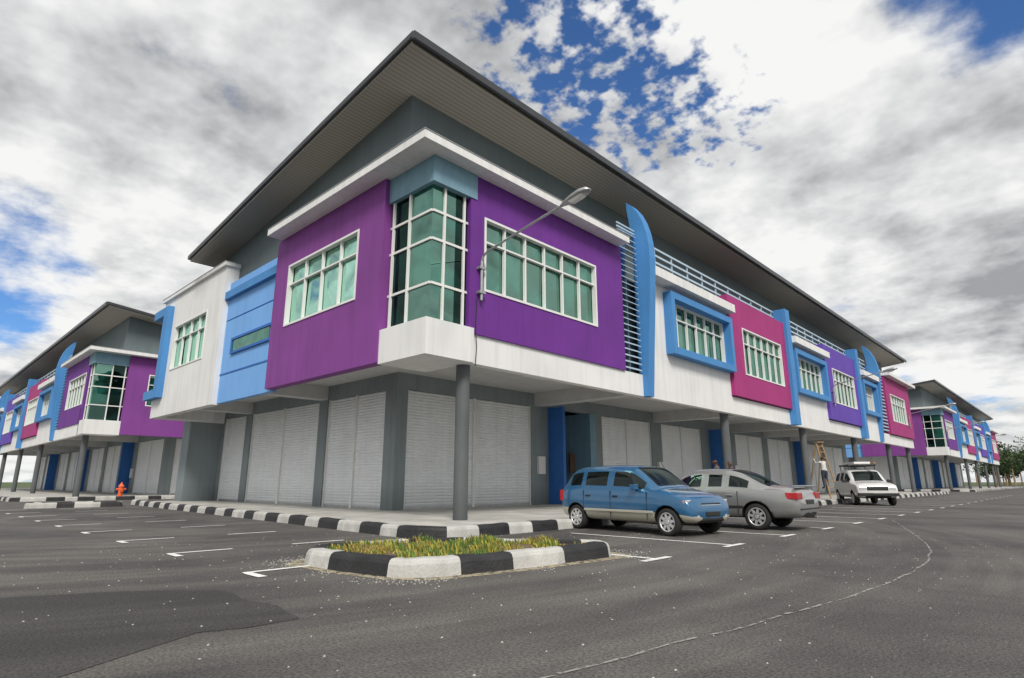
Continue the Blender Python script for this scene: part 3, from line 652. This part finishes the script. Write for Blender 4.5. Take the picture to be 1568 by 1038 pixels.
# ------------------------------------------------------------------ distant trees
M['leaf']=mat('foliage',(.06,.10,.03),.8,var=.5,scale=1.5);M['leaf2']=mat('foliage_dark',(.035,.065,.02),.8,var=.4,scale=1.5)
def treeline(name,pts):
    V=[];F=[];I=[];TV=Parts()
    for (tx,ty,th) in pts:
        TV.cyl('t','wood',(tx,ty,0),(tx,ty,th*.6),.25,.12,k=7)
        cl=[(tx+random.gauss(0,th*.17),ty+random.gauss(0,th*.17),th*random.uniform(.4,.92),th*random.uniform(.1,.2)) for _ in range(9)]
        for c in cl:
            for _ in range(90):
                d=Vector((random.gauss(0,1),random.gauss(0,1),random.gauss(0,.8))).normalized()*c[3]*random.uniform(.5,1.1)
                p=Vector(c[:3])+d;s=random.uniform(.15,.4);b=len(V);u=Vector((random.gauss(0,1),random.gauss(0,1),random.gauss(0,1))).normalized()*s;w=u.orthogonal().normalized()*s*.7
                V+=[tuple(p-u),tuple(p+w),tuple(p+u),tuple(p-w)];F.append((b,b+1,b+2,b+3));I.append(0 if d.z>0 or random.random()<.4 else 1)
    v,f,_=TV.d[('t','wood')];b=len(V);V+=v;F+=[tuple(b+i for i in q) for q in f];I+=[2]*len(f)
    mk(name,V,F,[M['leaf'],M['leaf2'],M['wood']],I)
pts=[(random.uniform(225,300),random.uniform(2,26),random.uniform(8,14)) for _ in range(34)]+[(random.uniform(180,200),random.uniform(-3,6),random.uniform(3,5)) for _ in range(8)]
treeline('distant_trees',pts)

# ------------------------------------------------------------------ world
w=bpy.data.worlds.new('World');SC.world=w;w.use_nodes=True;nt=w.node_tree;N=nt.nodes;L=nt.links
bg=N['Background'];bg.inputs['Strength'].default_value=.1
SUN_AZ=Vector((-.62,-.78,0)).normalized();EL=44
sky=N.new('ShaderNodeTexSky');sky.sky_type='NISHITA';sky.sun_disc=False;sky.sun_elevation=math.radians(EL)
sky.sun_rotation=math.atan2(SUN_AZ.x,SUN_AZ.y);sky.air_density=1.0;sky.dust_density=.4;sky.ozone_density=2.
tc=N.new('ShaderNodeTexCoord')
def math_(op,a,b=None,c=None,clamp=False):
    n=N.new('ShaderNodeMath');n.operation=op;n.use_clamp=clamp
    for i,q in enumerate((a,b,c)):
        if q is None:continue
        if isinstance(q,(int,float)):n.inputs[i].default_value=q
        else:L.new(q,n.inputs[i])
    return n.outputs[0]
def rng(x,a,b,c=0.,d=1.,smooth=True):
    n=N.new('ShaderNodeMapRange');n.interpolation_type='SMOOTHSTEP' if smooth else 'LINEAR'
    L.new(x,n.inputs[0])
    for i,q in enumerate((a,b,c,d)):n.inputs[i+1].default_value=q
    return n.outputs[0]
sx=N.new('ShaderNodeSeparateXYZ');L.new(tc.outputs['Generated'],sx.inputs[0])
zz=math_('ADD',math_('MAXIMUM',sx.outputs[2],0.),.22)
cb=N.new('ShaderNodeCombineXYZ');L.new(math_('DIVIDE',sx.outputs[0],zz),cb.inputs[0]);L.new(math_('DIVIDE',sx.outputs[1],zz),cb.inputs[1])
def nz(s,d,r=.55,off=(0,0,0)):
    m=N.new('ShaderNodeVectorMath');m.operation='ADD';m.inputs[1].default_value=off;L.new(cb.outputs[0],m.inputs[0])
    n=N.new('ShaderNodeTexNoise');n.noise_dimensions='2D';n.inputs['Scale'].default_value=s;n.inputs['Detail'].default_value=d;n.inputs['Roughness'].default_value=r
    L.new(m.outputs[0],n.inputs['Vector']);return n.outputs['Fac']
def blob(d,inner,outer):
    d=Vector(d).normalized();n=N.new('ShaderNodeVectorMath');n.operation='DOT_PRODUCT';L.new(tc.outputs['Generated'],n.inputs[0]);n.inputs[1].default_value=d
    return rng(n.outputs['Value'],math.cos(math.radians(outer)),math.cos(math.radians(inner)))
big=nz(1.7,7,.60,(3.1,1.7,0))
big2=nz(1.7,5,.60,(3.1+.07,1.7+.09,0))
fine=nz(21,3,.55,(0,5,0))
mott=math_('MAXIMUM',blob((.70,.52,.70),3,18),blob((.86,.44,.62),3,14))
blue=math_('MAXIMUM',blob((1.12,-.04,.92),0,12),math_('MULTIPLY',blob((.06,1.257,.36),0,8),.85))
blue=math_('MAXIMUM',blue,math_('MULTIPLY',mott,.62))
dens=math_('ADD',math_('SUBTRACT',big,math_('MULTIPLY',blue,.26)),math_('MULTIPLY',math_('MULTIPLY',math_('SUBTRACT',fine,.44),mott),.75))
cover=rng(dens,.20,.40)
relief=math_('MULTIPLY',math_('SUBTRACT',big,big2),1.5)
shade=nz(.9,3,.5,(2.3,6.2,0))
sv=math_('ADD',math_('ADD',shade,relief),math_('MULTIPLY',math_('SUBTRACT',.5,big),.25))
darkr=math_('MAXIMUM',math_('MULTIPLY',blob((1.19,.08,.38),2,17),.13),math_('MULTIPLY',blob((.45,1.15,.75),2,22),.03))
lift=math_('MAXIMUM',math_('MULTIPLY',blob((1.1,.12,.58),2,20),.10),math_('MULTIPLY',blob((.4,1.2,.45),5,35),.05))
sv=math_('SUBTRACT',math_('ADD',sv,lift),darkr)
cr=N.new('ShaderNodeValToRGB');L.new(sv,cr.inputs[0]);E_=cr.color_ramp.elements
E_[0].position=.16;E_[0].color=(.36,.37,.385,1);E_[1].position=.64;E_[1].color=(.93,.93,.92,1)
q=cr.color_ramp.elements.new(.44);q.color=(.70,.71,.715,1)
sc=N.new('ShaderNodeVectorMath');sc.operation='SCALE';L.new(cr.outputs[0],sc.inputs[0]);sc.inputs['Scale'].default_value=10.0
tn=N.new('ShaderNodeVectorMath');tn.operation='MULTIPLY';L.new(sky.outputs[0],tn.inputs[0]);tn.inputs[1].default_value=(.62,.95,1.35)
mx=N.new('ShaderNodeMix');mx.data_type='RGBA';L.new(cover,mx.inputs[0]);L.new(tn.outputs[0],mx.inputs[6]);L.new(sc.outputs[0],mx.inputs[7])
L.new(mx.outputs[2],bg.inputs['Color'])
sun=bpy.data.lights.new('sun','SUN');sun.energy=3.1;sun.angle=math.radians(18);sun.color=(1,.95,.88)
so=bpy.data.objects.new('sun',sun);COL.objects.link(so)
d=Vector((SUN_AZ.x*math.cos(math.radians(EL)),SUN_AZ.y*math.cos(math.radians(EL)),math.sin(math.radians(EL))))
so.rotation_euler=d.to_track_quat('Z','Y').to_euler()

# ------------------------------------------------------------------ camera
cd=bpy.data.cameras.new('camera');cam=bpy.data.objects.new('camera',cd);COL.objects.link(cam)
cam.location=(0,0,1.15);cam.rotation_euler=(math.radians(90+13.7),0,math.radians(43.64-90))
cd.lens=20.61;cd.sensor_width=36;cd.clip_end=8000;cd.clip_start=.05;SC.camera=cam
# survey units -> metres
done=set()
for o in bpy.data.objects:
    o.location=o.location*S
    if o.type=='MESH' and o.data.name not in done:
        done.add(o.data.name);o.data.transform(Matrix.Scale(S,4))
SC.view_settings.view_transform='Standard';SC.view_settings.look='None';SC.view_settings.exposure=0
